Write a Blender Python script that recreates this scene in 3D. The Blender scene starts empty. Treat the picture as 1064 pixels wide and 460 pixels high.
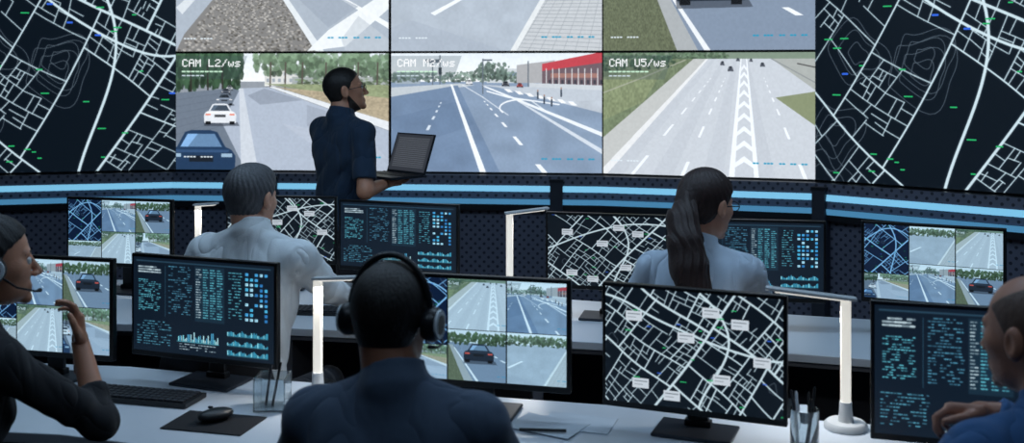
import bpy, math, random
import numpy as np
from mathutils import Vector, Matrix

# ------------------------------------------------------------------ helpers
def lin(c):
    o = []
    for v in c[:3]:
        v = v/255.0
        o.append(v/12.92 if v <= 0.04045 else ((v+0.055)/1.055)**2.4)
    return (o[0], o[1], o[2], 1.0)

def newmat(name):
    m = bpy.data.materials.new(name); m.use_nodes = True
    nt = m.node_tree
    return m, nt, nt.nodes["Principled BSDF"]

def mat(name, col, rough=0.5, metal=0.0, var=0.12, vscale=12.0, bump=0.0, bscale=80.0, stretch=None,
        emit=None, estr=0.0, trans=0.0, sheen=0.0, alpha=1.0, sss=0.0, spec=0.5, bdist=0.01, folds=0.0):
    m, nt, p = newmat(name)
    N = nt.nodes; L = nt.links
    tc = N.new("ShaderNodeTexCoord"); mp = N.new("ShaderNodeMapping")
    L.new(tc.outputs["Object"], mp.inputs["Vector"])
    if stretch: mp.inputs["Scale"].default_value = stretch
    nz = N.new("ShaderNodeTexNoise"); nz.inputs["Scale"].default_value = vscale; nz.inputs["Detail"].default_value = 4
    L.new(mp.outputs[0], nz.inputs["Vector"])
    c = lin(col)
    mix = N.new("ShaderNodeMix"); mix.data_type = 'RGBA'
    mix.inputs[6].default_value = tuple(x*(1-var) for x in c[:3])+(1,)
    mix.inputs[7].default_value = tuple(min(1, x*(1+var)) for x in c[:3])+(1,)
    L.new(nz.outputs["Fac"], mix.inputs[0]); L.new(mix.outputs[2], p.inputs["Base Color"])
    p.inputs["Roughness"].default_value = rough; p.inputs["Metallic"].default_value = metal
    p.inputs["Specular IOR Level"].default_value = spec
    fb = None
    if folds > 0:
        # creases: ridged, distorted noise stretched along the diagonal of the garment
        m3 = N.new("ShaderNodeMapping"); m3.inputs["Rotation"].default_value = (.5, .6, .4); m3.inputs["Scale"].default_value = (1.0, 1.0, .45)
        L.new(tc.outputs["Object"], m3.inputs["Vector"])
        n3 = N.new("ShaderNodeTexNoise"); n3.inputs["Scale"].default_value = 9; n3.inputs["Detail"].default_value = 1.5; n3.inputs["Distortion"].default_value = .8
        L.new(m3.outputs[0], n3.inputs["Vector"])
        s3 = N.new("ShaderNodeMath"); s3.operation = 'SUBTRACT'; s3.inputs[1].default_value = .5; L.new(n3.outputs["Fac"], s3.inputs[0])
        a3 = N.new("ShaderNodeMath"); a3.operation = 'ABSOLUTE'; L.new(s3.outputs[0], a3.inputs[0])
        pw = N.new("ShaderNodeMath"); pw.operation = 'POWER'; pw.inputs[1].default_value = .7; L.new(a3.outputs[0], pw.inputs[0])
        fb = N.new("ShaderNodeBump"); fb.inputs["Strength"].default_value = folds; fb.inputs["Distance"].default_value = .035
        L.new(pw.outputs[0], fb.inputs["Height"]); L.new(fb.outputs[0], p.inputs["Normal"])
    if bump > 0:
        n2 = N.new("ShaderNodeTexNoise"); n2.inputs["Scale"].default_value = bscale; n2.inputs["Detail"].default_value = 3
        L.new(mp.outputs[0], n2.inputs["Vector"])
        b = N.new("ShaderNodeBump"); b.inputs["Strength"].default_value = bump; b.inputs["Distance"].default_value = bdist
        if fb: L.new(fb.outputs[0], b.inputs["Normal"])
        L.new(n2.outputs["Fac"], b.inputs["Height"]); L.new(b.outputs[0], p.inputs["Normal"])
    if emit:
        p.inputs["Emission Color"].default_value = lin(emit); p.inputs["Emission Strength"].default_value = estr
    if trans: p.inputs["Transmission Weight"].default_value = trans
    if sheen: p.inputs["Sheen Weight"].default_value = sheen
    if sss:
        p.inputs["Subsurface Weight"].default_value = sss; p.inputs["Subsurface Radius"].default_value = (0.01, 0.004, 0.002)
    return m

class B:
    """collects geometry with several materials into ONE mesh object"""
    def __init__(s, name):
        s.name = name; s.v = []; s.f = []; s.m = []; s.sm = []; s.uv = []; s.mats = []; s.n = 0
    def mi(s, m):
        if m not in s.mats: s.mats.append(m)
        return s.mats.index(m)
    def add(s, V, Fc, m, smooth=False, uvs=None):
        k = s.mi(m); o = s.n
        s.v.extend([tuple(map(float, x)) for x in V]); s.n += len(V)
        for i, fc in enumerate(Fc):
            s.f.append([int(j)+o for j in fc]); s.m.append(k); s.sm.append(smooth)
            s.uv.append(uvs[i] if uvs else [(0, 0)]*len(fc))
    def quad(s, P, m, uv=((0, 0), (1, 0), (1, 1), (0, 1))):
        s.add(P, [(0, 1, 2, 3)], m, False, [list(uv)])
    def box(s, c, size, m, R=None):
        hx, hy, hz = [a/2 for a in size]
        P = [Vector((x, y, z)) for x in (-hx, hx) for y in (-hy, hy) for z in (-hz, hz)]
        if R is not None: P = [R @ p for p in P]
        P = [p+Vector(c) for p in P]
        s.add(P, [(0, 1, 3, 2), (4, 6, 7, 5), (0, 4, 5, 1), (2, 3, 7, 6), (0, 2, 6, 4), (1, 5, 7, 3)], m)
    def prism(s, poly, z0, z1, m):
        n = len(poly)
        V = [(x, y, z0) for x, y in poly]+[(x, y, z1) for x, y in poly]
        Fc = [tuple(range(n-1, -1, -1)), tuple(range(n, 2*n))]+[(i, (i+1) % n, (i+1) % n+n, i+n) for i in range(n)]
        s.add(V, Fc, m)
    def tube(s, pts, rad, m, n=12, cap=True, flat=1.0, smooth=True):
        pts = [Vector(p) for p in pts]
        if not hasattr(rad, '__len__'): rad = [rad]*len(pts)
        V = []; Fc = []
        ref = None
        for i, p in enumerate(pts):
            t = (pts[min(i+1, len(pts)-1)]-pts[max(i-1, 0)]).normalized()
            if ref is None:
                ref = Vector((0, 0, 1)) if abs(t.z) < .9 else Vector((0, 1, 0))
            a = (ref-t*ref.dot(t)).normalized(); ref = a; b = t.cross(a)
            for k in range(n):
                th = 2*math.pi*k/n
                V.append(p+a*math.cos(th)*rad[i]*flat+b*math.sin(th)*rad[i])
        for i in range(len(pts)-1):
            for k in range(n):
                Fc.append((i*n+k, i*n+(k+1) % n, (i+1)*n+(k+1) % n, (i+1)*n+k))
        s.add(V, Fc, m, smooth)
        if cap:
            e = (len(pts)-1)*n
            s.add(V[:n], [tuple(range(n-1, -1, -1))], m); s.add(V[e:e+n], [tuple(range(n))], m)
    def sphere(s, c, r, m, R=None, nu=16, nv=10):
        if not hasattr(r, '__len__'): r = (r, r, r)
        V = []; Fc = []
        for j in range(nv+1):
            ph = math.pi*j/nv
            for i in range(nu):
                th = 2*math.pi*i/nu
                p = Vector((r[0]*math.sin(ph)*math.cos(th), r[1]*math.sin(ph)*math.sin(th), -r[2]*math.cos(ph)))
                if R is not None: p = R @ p
                V.append(p+Vector(c))
        for j in range(nv):
            for i in range(nu):
                Fc.append((j*nu+i, j*nu+(i+1) % nu, (j+1)*nu+(i+1) % nu, (j+1)*nu+i))
        s.add(V, Fc, m, True)
    def build(s, bevel=0.0, parent=None):
        me = bpy.data.meshes.new(s.name)
        me.from_pydata(s.v, [], s.f)
        for m in s.mats: me.materials.append(m)
        me.polygons.foreach_set("material_index", s.m)
        me.polygons.foreach_set("use_smooth", s.sm)
        uvl = me.uv_layers.new(name="UVMap")
        flat = [c for u in s.uv for t in u for c in t]
        uvl.data.foreach_set("uv", flat)
        me.update(); me.validate()
        ob = bpy.data.objects.new(s.name, me)
        bpy.context.scene.collection.objects.link(ob)
        if bevel:
            bm = ob.modifiers.new("bevel", 'BEVEL'); bm.width = bevel; bm.segments = 2; bm.limit_method = 'ANGLE'; bm.angle_limit = math.radians(50)
        if parent: ob.parent = parent
        return ob

def rotz(a): return Matrix.Rotation(a, 3, 'Z')

# ------------------------------------------------------------------ drawing of the screen pictures
class Cv:
    def __init__(s, W, H, bg):
        s.W = W; s.H = H; s.a = np.ones((H, W, 3), np.float32)*np.array(bg, np.float32)/255
    def _bb(s, x0, x1, y0, y1):
        x0 = int(max(0, math.floor(x0))); y0 = int(max(0, math.floor(y0)))
        x1 = int(min(s.W, math.ceil(x1)+1)); y1 = int(min(s.H, math.ceil(y1)+1))
        return x0, x1, y0, y1
    def poly(s, pts, col, al=1.0):
        xs = [p[0]*s.W for p in pts]; ys = [p[1]*s.H for p in pts]
        x0, x1, y0, y1 = s._bb(min(xs), max(xs), min(ys), max(ys))
        if x1 <= x0 or y1 <= y0: return
        X, Y = np.meshgrid(np.arange(x0, x1)+.5, np.arange(y0, y1)+.5)
        ins = np.zeros(X.shape, bool); n = len(pts)
        for i in range(n):
            ax, ay, bx, by = xs[i], ys[i], xs[(i+1) % n], ys[(i+1) % n]
            if ay == by: continue
            c = ((ay > Y) != (by > Y)) & (X < (bx-ax)*(Y-ay)/(by-ay)+ax)
            ins ^= c
        r = s.a[y0:y1, x0:x1]; m = (ins*al)[..., None]
        r[:] = r*(1-m)+np.array(col, np.float32)/255*m
    def line(s, p, q, w, col, al=1.0):
        ax, ay, bx, by = p[0]*s.W, p[1]*s.H, q[0]*s.W, q[1]*s.H; hw = w*s.H/2
        x0, x1, y0, y1 = s._bb(min(ax, bx)-hw-1, max(ax, bx)+hw+1, min(ay, by)-hw-1, max(ay, by)+hw+1)
        if x1 <= x0 or y1 <= y0: return
        X, Y = np.meshgrid(np.arange(x0, x1)+.5, np.arange(y0, y1)+.5)
        dx, dy = bx-ax, by-ay; t = np.clip(((X-ax)*dx+(Y-ay)*dy)/(dx*dx+dy*dy+1e-9), 0, 1)
        d = np.hypot(X-ax-t*dx, Y-ay-t*dy)
        m = (np.clip(hw-d+.5, 0, 1)*al)[..., None]
        r = s.a[y0:y1, x0:x1]; r[:] = r*(1-m)+np.array(col, np.float32)/255*m
    def pl(s, pts, w, col, al=1.0):
        for i in range(len(pts)-1): s.line(pts[i], pts[i+1], w, col, al)
    def rect(s, x0, y0, x1, y1, col, al=1.0):
        s.poly([(x0, y0), (x1, y0), (x1, y1), (x0, y1)], col, al)
    def blob(s, cx, cy, rx, ry, col, rnd, n=14, al=.8):
        """leafy clump made of many small dabs, lighter on top"""
        for _ in range(n*4):
            a = rnd.random()*6.28; r = math.sqrt(rnd.random())
            x = cx+math.cos(a)*rx*r; y = cy+math.sin(a)*ry*r; k = .10+.20*rnd.random()
            sh = .62+.5*rnd.random()-.3*(y-cy)/ry*.6
            pts = [(x+rx*k*math.cos(t)*(1+.3*rnd.random()), y+ry*k*math.sin(t)*(1+.3*rnd.random())) for t in (0, 1.05, 2.1, 3.14, 4.2, 5.2)]
            s.poly(pts, [min(255, c*sh) for c in col], al)
    def noise(s, amp, cells, seed, box=(0, 0, 1, 1)):
        rs = np.random.RandomState(seed)
        x0, x1, y0, y1 = int(box[0]*s.W), int(box[2]*s.W), int(box[1]*s.H), int(box[3]*s.H)
        w, h = x1-x0, y1-y0
        g = rs.rand(cells+2, cells*2+2).astype(np.float32)
        gy = np.linspace(0, cells, h); gx = np.linspace(0, cells*2, w)
        iy = gy.astype(int); ix = gx.astype(int); fy = (gy-iy)[:, None]; fx = (gx-ix)[None]
        fy = fy*fy*(3-2*fy); fx = fx*fx*(3-2*fx)
        v = g[iy][:, ix]*(1-fy)*(1-fx)+g[iy+1][:, ix]*fy*(1-fx)+g[iy][:, ix+1]*(1-fy)*fx+g[iy+1][:, ix+1]*fy*fx
        s.a[y0:y1, x0:x1] *= (1+amp*(v-.5)*2)[..., None]
    def dashes(s, vp, p0, n, step, duty, w, col):
        for i in range(n):
            d1 = 1+i*step; d2 = d1+step*duty
            a = (vp[0]+(p0[0]-vp[0])/d1, vp[1]+(p0[1]-vp[1])/d1); b = (vp[0]+(p0[0]-vp[0])/d2, vp[1]+(p0[1]-vp[1])/d2)
            s.poly([(a[0]-w/d1/2, a[1]), (a[0]+w/d1/2, a[1]), (b[0]+w/d2/2, b[1]), (b[0]-w/d2/2, b[1])], col)
    def text(s, x, y, t, px, col):
        for ch in t:
            g = FONT.get(ch)
            if g:
                for r, row in enumerate(g):
                    for c, b in enumerate(row):
                        if b == '1':
                            X = int(x*s.W)+c*px; Y = int(y*s.H)+r*px
                            s.a[Y:Y+px, X:X+px] = np.array(col, np.float32)/255
            x += 6*px/s.W
    def glow(s, amt=.35, rad=6):
        """soft halo of the bright picture parts (display blooming)"""
        b = s.a.copy()
        for _ in range(2):
            for ax in (0, 1):
                k = np.zeros_like(b)
                for o in range(-rad, rad+1): k += np.roll(b, o, ax)
                b = k/(2*rad+1)
        s.a = 1-(1-np.clip(s.a, 0, 1))*(1-np.clip(b*amt, 0, 1))
    def image(s, name):
        im = bpy.data.images.new(name, s.W, s.H)
        o = np.ones((s.H, s.W, 4), np.float32); o[..., :3] = np.clip(s.a[::-1], 0, 1)
        im.pixels.foreach_set(o.ravel()); im.update(); im.pack()
        return im
FONT = {'C': ["01110", "10001", "10000", "10000", "10000", "10001", "01110"], 'A': ["01110", "10001", "10001", "11111", "10001", "10001", "10001"],
 'M': ["10001", "11011", "10101", "10101", "10001", "10001", "10001"], 'L': ["10000", "10000", "10000", "10000", "10000", "10000", "11111"],
 'U': ["10001", "10001", "10001", "10001", "10001", "10001", "01110"], '2': ["01110", "10001", "00001", "00110", "01000", "10000", "11111"],
 '3': ["11110", "00001", "00001", "01110", "00001", "00001", "11110"], '5': ["11111", "10000", "11110", "00001", "00001", "10001", "01110"],
 '/': ["00001", "00010", "00010", "00100", "01000", "01000", "10000"], 'w': ["00000", "00000", "10001", "10001", "10101", "10101", "01010"],
 's': ["00000", "00000", "01111", "10000", "01110", "00001", "11110"]}
WH = (236, 243, 250)
def overlay(c, name=None):
    if name:
        c.poly([(0, .02), (.34, .02), (.30, .22), (0, .22)], (60, 76, 84), .28)
        c.text(.03, .05, name, 4, (250, 252, 254))
        for i in range(9): c.line((.03+i*.022, .155), (.043+i*.022, .155), .012, (200, 236, 210))
        for i in range(5): c.line((.03+i*.022, .19), (.043+i*.022, .19), .010, (200, 215, 225))
    for i, x in enumerate((.72, .735, .77, .785, .80, .84, .855, .89, .905, .94, .955)):
        c.line((x, .885), (x+.006, .885), .013, (30, 150, 190))
    for i, x in enumerate((.04, .055, .07, .085, .12, .135, .15, .165)):
        c.line((x, .89), (x+.006, .89), .011, (220, 232, 240))
def skygrad(c, y1, top=(222, 233, 242), bot=(248, 251, 253)):
    n = int(y1*c.H); t = np.linspace(0, 1, n)[:, None, None]
    c.a[:n] = (np.array(top)*(1-t)+np.array(bot)*t)/255
def car(c, x, y, w, h, body, glass, lights=(240, 240, 240)):
    c.poly([(x-.02*w, y+.92*h), (x+1.05*w, y+.92*h), (x+1.12*w, y+1.10*h), (x, y+1.12*h)], (50, 56, 66), .6)
    c.poly([(x, y+.95*h), (x-.01*w, y+.55*h), (x+.05*w, y+.42*h), (x+.14*w, y+.36*h), (x+.26*w, y+.04*h), (x+.36*w, y), (x+.64*w, y), (x+.74*w, y+.04*h), (x+.86*w, y+.36*h), (x+.95*w, y+.42*h), (x+1.01*w, y+.55*h), (x+w, y+.95*h)], body)
    c.poly([(x+.19*w, y+.36*h), (x+.30*w, y+.08*h), (x+.70*w, y+.08*h), (x+.81*w, y+.36*h)], glass)
    c.poly([(x+.30*w, y+.08*h), (x+.45*w, y+.08*h), (x+.30*w, y+.36*h), (x+.19*w, y+.36*h)], [min(255, g*1.5) for g in glass], .7)
    c.poly([(x+.08*w, y+.42*h), (x+.92*w, y+.42*h), (x+.90*w, y+.48*h), (x+.10*w, y+.48*h)], [min(255, g*1.35+12) for g in body], .7)
    c.rect(x+.32*w, y+.55*h, x+.68*w, y+.68*h, (24, 26, 30), .8)
    c.rect(x+.04*w, y+.50*h, x+.20*w, y+.58*h, lights); c.rect(x+.80*w, y+.50*h, x+.96*w, y+.58*h, lights)
    c.rect(x+.04*w, y+.88*h, x+.2*w, y+1.04*h, (16, 17, 20)); c.rect(x+.8*w, y+.88*h, x+.96*w, y+1.04*h, (16, 17, 20))

CW, CH = 768, 432
def cam_A():
    r = random.Random(1); c = Cv(CW, CH, (214, 228, 238)); skygrad(c, .3)
    c.rect(0, .24, 1, 1, (138, 146, 156))
    c.rect(.42, .14, .62, .28, (214, 216, 214)); c.rect(.64, .12, .78, .28, (188, 194, 198)); c.rect(.55, .2, 1, .29, (160, 168, 168))
    for i in range(7): c.rect(.43+i*.027, .16, .443+i*.027, .19, (150, 160, 170)); c.rect(.43+i*.027, .215, .443+i*.027, .245, (150, 160, 170))
    for i in range(14): c.blob(.42+i*.045, .07+.05*r.random(), .055, .11, (112, 138, 112), r, 9, .75)
    for i in range(6): c.blob(.60+i*.075, .245, .04, .03, (110, 130, 100), r, 6, .8)
    for i in range(8): c.blob(.0+i*.038, .12, .05, .19, (66, 96, 72), r, 12, .85)
    for x in (.45, .52, .60, .71, .86, .95): c.line((x, .08), (x-.004, .35), .013, (84, 78, 72))
    for x in (.07, .15, .22): c.line((x, .1), (x+.003, .42), .014, (48, 46, 42))
    c.poly([(.42, .26), (1, .27), (1, .42), (.7, .34)], (138, 150, 116)); c.poly([(.46, .285), (1, .38), (1, .58), (.5, .30)], (168, 156, 132))
    c.noise(.10, 30, 5, (.42, .26, 1, .6))
    c.poly([(.30, .30), (.44, .29), (1, .66), (1, 1), (.32, 1), (.20, .62)], (168, 180, 198))
    c.poly([(.42, .3), (.60, .40), (.40, .44), (.34, .36)], (126, 136, 152), .6); c.poly([(.62, .44), (.96, .64), (.62, .62)], (140, 150, 166), .5)
    c.poly([(.50, .6), (.9, .72), (1, .9), (.66, .8)], (182, 192, 208), .5)
    c.poly([(.44, .285), (.465, .285), (1, .58), (1, .655)], (222, 228, 234))
    c.poly([(0, .34), (.27, .30), (.30, .32), (.22, .6), (.33, 1), (0, 1)], (104, 116, 132))
    for i in range(10): c.line((0, .4+.06*i), (.26-.01*i, .33+.05*i), .004, (84, 94, 108), .6)
    c.poly([(.30, .30), (.32, .30), (.39, 1), (.31, 1)], (206, 214, 224), .8)
    car(c, .24, .275, .03, .04, (150, 156, 164), (30, 34, 40)); car(c, .215, .30, .045, .055, (70, 78, 90), (30, 34, 40)); car(c, .19, .345, .08, .095, (106, 118, 134), (36, 42, 50))
    car(c, .135, .43, .15, .175, (222, 228, 236), (60, 72, 86), (226, 120, 96)); car(c, -.04, .66, .32, .40, (34, 56, 86), (96, 130, 168), (150, 180, 205))
    c.noise(.025, 60, 2); c.glow(.10, 8); overlay(c, "CAM L2/ws"); return c
def cam_B():
    r = random.Random(2); c = Cv(CW, CH, (226, 235, 242)); skygrad(c, .28)
    c.rect(0, .24, 1, 1, (128, 148, 174))
    c.rect(.02, .16, .14, .26, (150, 165, 178)); c.rect(.46, .13, .62, .25, (196, 204, 210)); c.rect(.48, .16, .60, .19, (120, 140, 160))
    for i in range(26): c.blob(.0+i*.028, .20, .03, .045, (116, 138, 128), r, 5)
    for i in range(5): c.blob(.42+i*.03, .15, .03, .07, (100, 120, 112), r, 6)
    c.poly([(.60, .10), (.78, .06), (.78, .25), (.60, .25)], (166, 168, 172)); c.poly([(.72, .09), (1, -.01), (1, .08), (.72, .15)], (186, 66, 76))
    c.poly([(.72, .15), (1, .08), (1, .30), (.72, .26)], (104, 88, 96)); c.rect(.76, .17, .98, .205, (206, 140, 116), .5)
    for i in range(9): c.line((.74+i*.03, .13), (.74+i*.03, .28), .007, (214, 218, 222)); c.rect(.75+i*.03, .225, .762+i*.03, .26, (60, 60, 70))
    c.poly([(.66, .25), (1, .27), (1, .33), (.66, .29)], (196, 204, 212))
    for x, t in ((.20, .06), (.235, .02), (.44, .05), (.655, .07)): c.line((x, t), (x, .34), .010, (92, 102, 114))
    c.rect(.165, .05, .235, .08, (92, 102, 114)); c.rect(.44, .05, .485, .065, (92, 102, 114)); c.rect(.228, .12, .243, .18, (40, 46, 54))
    c.poly([(0, .29), (.33, .255), (.4, .27), (0, .37)], (186, 196, 204))
    c.poly([(.42, .265), (1, .31), (1, .50), (.52, .29)], (184, 194, 206))
    c.poly([(.0, .37), (.32, .27), (.52, 1), (0, 1)], (108, 130, 160))
    c.poly([(.0, .55), (.33, .40), (.40, .60), (.0, .85)], (96, 118, 148), .5)
    c.noise(.06, 6, 17, (0, .4, 1, 1))
    c.poly([(.285, .265), (.295, .265), (.455, 1), (.425, 1)], WH)
    c.poly([(.44, .28), (.45, .275), (1, .66), (1, .695)], WH, .95)
    c.poly([(.60, .40), (.61, .395), (1, .80), (1, .84)], WH, .7)
    arc = [(.62+.10*math.cos(t), .46+.07*math.sin(t)) for t in np.linspace(2.6, 5.2, 12)]; c.pl(arc, .012, WH)
    c.pl([(.46, .32), (.56, .37), (.68, .40), (.80, .43)], .011, WH); c.pl([(.67, .40), (.75, .50), (.88, .58)], .010, WH, .8)
    c.pl([(.345, .27), (.44, .37), (.56, .52)], .008, WH, .7)
    for k in range(7): c.poly([(.54+k*.05, .30+k*.017), (.565+k*.05, .303+k*.017), (.585+k*.05, .33+k*.018), (.56+k*.05, .328+k*.018)], (240, 244, 248))
    c.dashes((.3, .2), (.05, 1.1), 7, .5, .4, .03, (206, 220, 234)); c.dashes((.36, .22), (.78, 1.1), 7, .6, .4, .03, WH)
    for x, y in ((.73, .42), (.765, .44), (.70, .38), (.81, .36)):
        c.line((x, y-.05), (x, y), .014, (50, 60, 74)); c.line((x, y-.068), (x, y-.064), .012, (150, 110, 90))
    car(c, .53, .235, .035, .04, (60, 64, 72), (30, 34, 40)); car(c, .36, .225, .03, .035, (220, 224, 230), (60, 64, 70)); car(c, .60, .25, .03, .035, (140, 60, 60), (40, 40, 44))
    c.noise(.02, 60, 3); c.glow(.10, 8); overlay(c, "CAM M2/ws"); return c
def cam_C():
    r = random.Random(3); c = Cv(CW, CH, (196, 206, 216))
    c.rect(0, 0, 1, .06, (120, 138, 122))
    for i in range(20): c.blob(i*.03, .035, .03, .045, (92, 116, 92), r, 6)
    c.poly([(0, .05), (.46, .05), (.28, .35), (0, .72)], (108, 122, 96))
    c.poly([(0, .2), (.30, .12), (.2, .4), (0, .56)], (126, 138, 106)); c.noise(.12, 34, 6, (0, .05, .5, .75)); c.pl([(0, .33), (.2, .2), (.40, .06)], .01, (170, 172, 160), .7)
    for i in range(7): c.blob(.02+.05*i, .10-.005*i, .03, .05, (70, 96, 74), r, 6)
    c.poly([(.44, .05), (.50, .05), (0, .95), (0, .70)], (186, 190, 190))
    c.poly([(.50, .05), (.80, .05), (1, .30), (1, 1), (0, 1), (0, .95)], (194, 202, 212))
    for i in range(4): c.poly([(.53+.05*i, .05), (.545+.05*i, .05), (.10+.24*i, 1), (.0+.24*i, 1)], (182, 190, 201), .5)
    c.poly([(.5, .05), (.51, .05), (.02, 1), (0, 1), (0, .95)], (226, 230, 234))
    c.poly([(.80, .05), (1, .05), (1, .30)], (164, 170, 168)); c.poly([(.82, .36), (1, .31), (1, .58)], (128, 138, 108))
    c.poly([(.66, .05), (.665, .05), (.632, 1), (.605, 1)], WH); c.poly([(.685, .05), (.69, .05), (.745, 1), (.722, 1)], WH)
    for i in range(9):
        y = .12+.055*i*(1+i*.09); w = .008+.040*y
        cx = .676; c.poly([(cx-w, y+.01), (cx, y-.02-.03*y), (cx+w, y+.01), (cx+w, y+.03+.02*y), (cx, y-.0), (cx-w, y+.03+.02*y)], WH)
    c.dashes((.62, .0), (.12, 1.05), 8, .55, .45, .02, WH); c.dashes((.64, .0), (.36, 1.1), 8, .6, .4, .02, WH)
    c.dashes((.72, .0), (.98, 1.1), 8, .6, .4, .02, WH)
    for x, y, s in ((.565, .07, 1), (.60, .11, 1.3), (.70, .05, .8), (.75, .08, 1.1), (.64, .045, .8)): car(c, x, y, .02*s, .03*s, (70, 76, 88), (30, 34, 40))
    c.line((.92, .09), (1, .12), .010, (70, 70, 70)); c.line((.8, .05), (1, .24), .008, (130, 136, 140))
    c.noise(.02, 60, 4); c.glow(.10, 8); overlay(c, "CAM U5/ws"); return c
def cam_D():
    r = random.Random(4); c = Cv(CW, CH, (166, 178, 192)); c.rect(0, 0, 1, .25, (226, 235, 242))
    for i in range(20): c.blob(i*.05, .16, .05, .12, (86, 108, 84), r, 7)
    c.poly([(.3, .28), (.42, .28), (.66, 1), (.0, 1), (.04, .85)], (126, 126, 126))
    for i in range(1500):
        y = .3+.7*r.random(); k = (y-.28)/.72; x = (.3-.3*k)+(.12+.54*k)*r.random(); sh = r.choice((84, 104, 146, 170, 186)); w = .005+.010*k; h = .006+.012*k
        c.poly([(x, y+h*.3), (x+w*.4, y), (x+w, y+h*.2), (x+w*.9, y+h), (x+w*.2, y+h*.9)], (sh, sh-2, sh-6), .85)
    c.poly([(.41, .28), (.43, .28), (.70, 1), (.66, 1)], (222, 230, 236))
    c.poly([(.0, .62), (.20, .30), (.215, .30), (.03, .68)], (224, 232, 238), .8)
    c.poly([(1, .48), (1, .64), (.80, .96), (.62, 1), (.72, .82)], (236, 242, 246), .95); c.poly([(.55, .30), (.56, .30), (1, .76), (1, .81)], (236, 242, 246))
    c.poly([(.86, .70), (1, .9), (1, 1), (.8, 1), (.78, .9)], (186, 196, 206), .6); c.poly([(.44, .3), (.5, .3), (.86, .62), (.72, .80)], (148, 160, 176), .6)
    c.noise(.02, 50, 8); c.glow(.08, 8); overlay(c); return c
def cam_E():
    r = random.Random(5); c = Cv(CW, CH, (172, 184, 198)); c.rect(0, 0, 1, .22, (228, 238, 244))
    for i in range(20): c.blob(i*.05, .14, .05, .10, (96, 116, 92), r, 7)
    c.noise(.04, 8, 2, (0, .25, 1, 1))
    c.poly([(.82, .3), (1, .25), (1, 1), (.58, 1)], (192, 198, 204))
    for i in range(26):
        t = (i/26.)**1.3; c.line((.80-.22*t, .34+.66*t), (1, .30+.75*t), .005, (140, 148, 156), .8)
    for i in range(12): c.line((.84+i*.03, .3), (.60+i*.055, 1), .004, (146, 154, 162), .8)
    c.poly([(.80, .3), (.82, .3), (.60, 1), (.57, 1)], (222, 228, 232)); c.poly([(.19, .68), (.34, .54), (.36, .55), (.21, .70)], WH)
    c.poly([(.0, .80), (.10, .74), (.55, 1), (.0, 1)], (160, 172, 188), .5)
    c.noise(.02, 50, 9); c.glow(.08, 8); overlay(c); return c
def cam_F():
    r = random.Random(6); c = Cv(CW, CH, (124, 140, 162)); c.rect(0, 0, 1, .25, (216, 226, 234))
    for i in range(20): c.blob(i*.05, .16, .05, .12, (70, 92, 66), r, 7)
    c.poly([(0, .3), (.2, .3), (.36, 1), (0, 1)], (98, 106, 84)); c.noise(.16, 50, 12, (0, .3, .36, 1))
    c.poly([(.2, .3), (.24, .3), (.46, 1), (.36, 1)], (164, 170, 174)); c.poly([(.25, .35), (.262, .35), (.52, 1), (.49, 1)], (230, 236, 242))
    c.dashes((.3, .1), (1.15, .95), 6, .35, .45, .05, WH)
    car(c, .36, .26, .32, .36, (34, 42, 54), (110, 134, 160), (220, 90, 80))
    c.noise(.02, 50, 13); c.glow(.08, 8); overlay(c); return c

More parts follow.
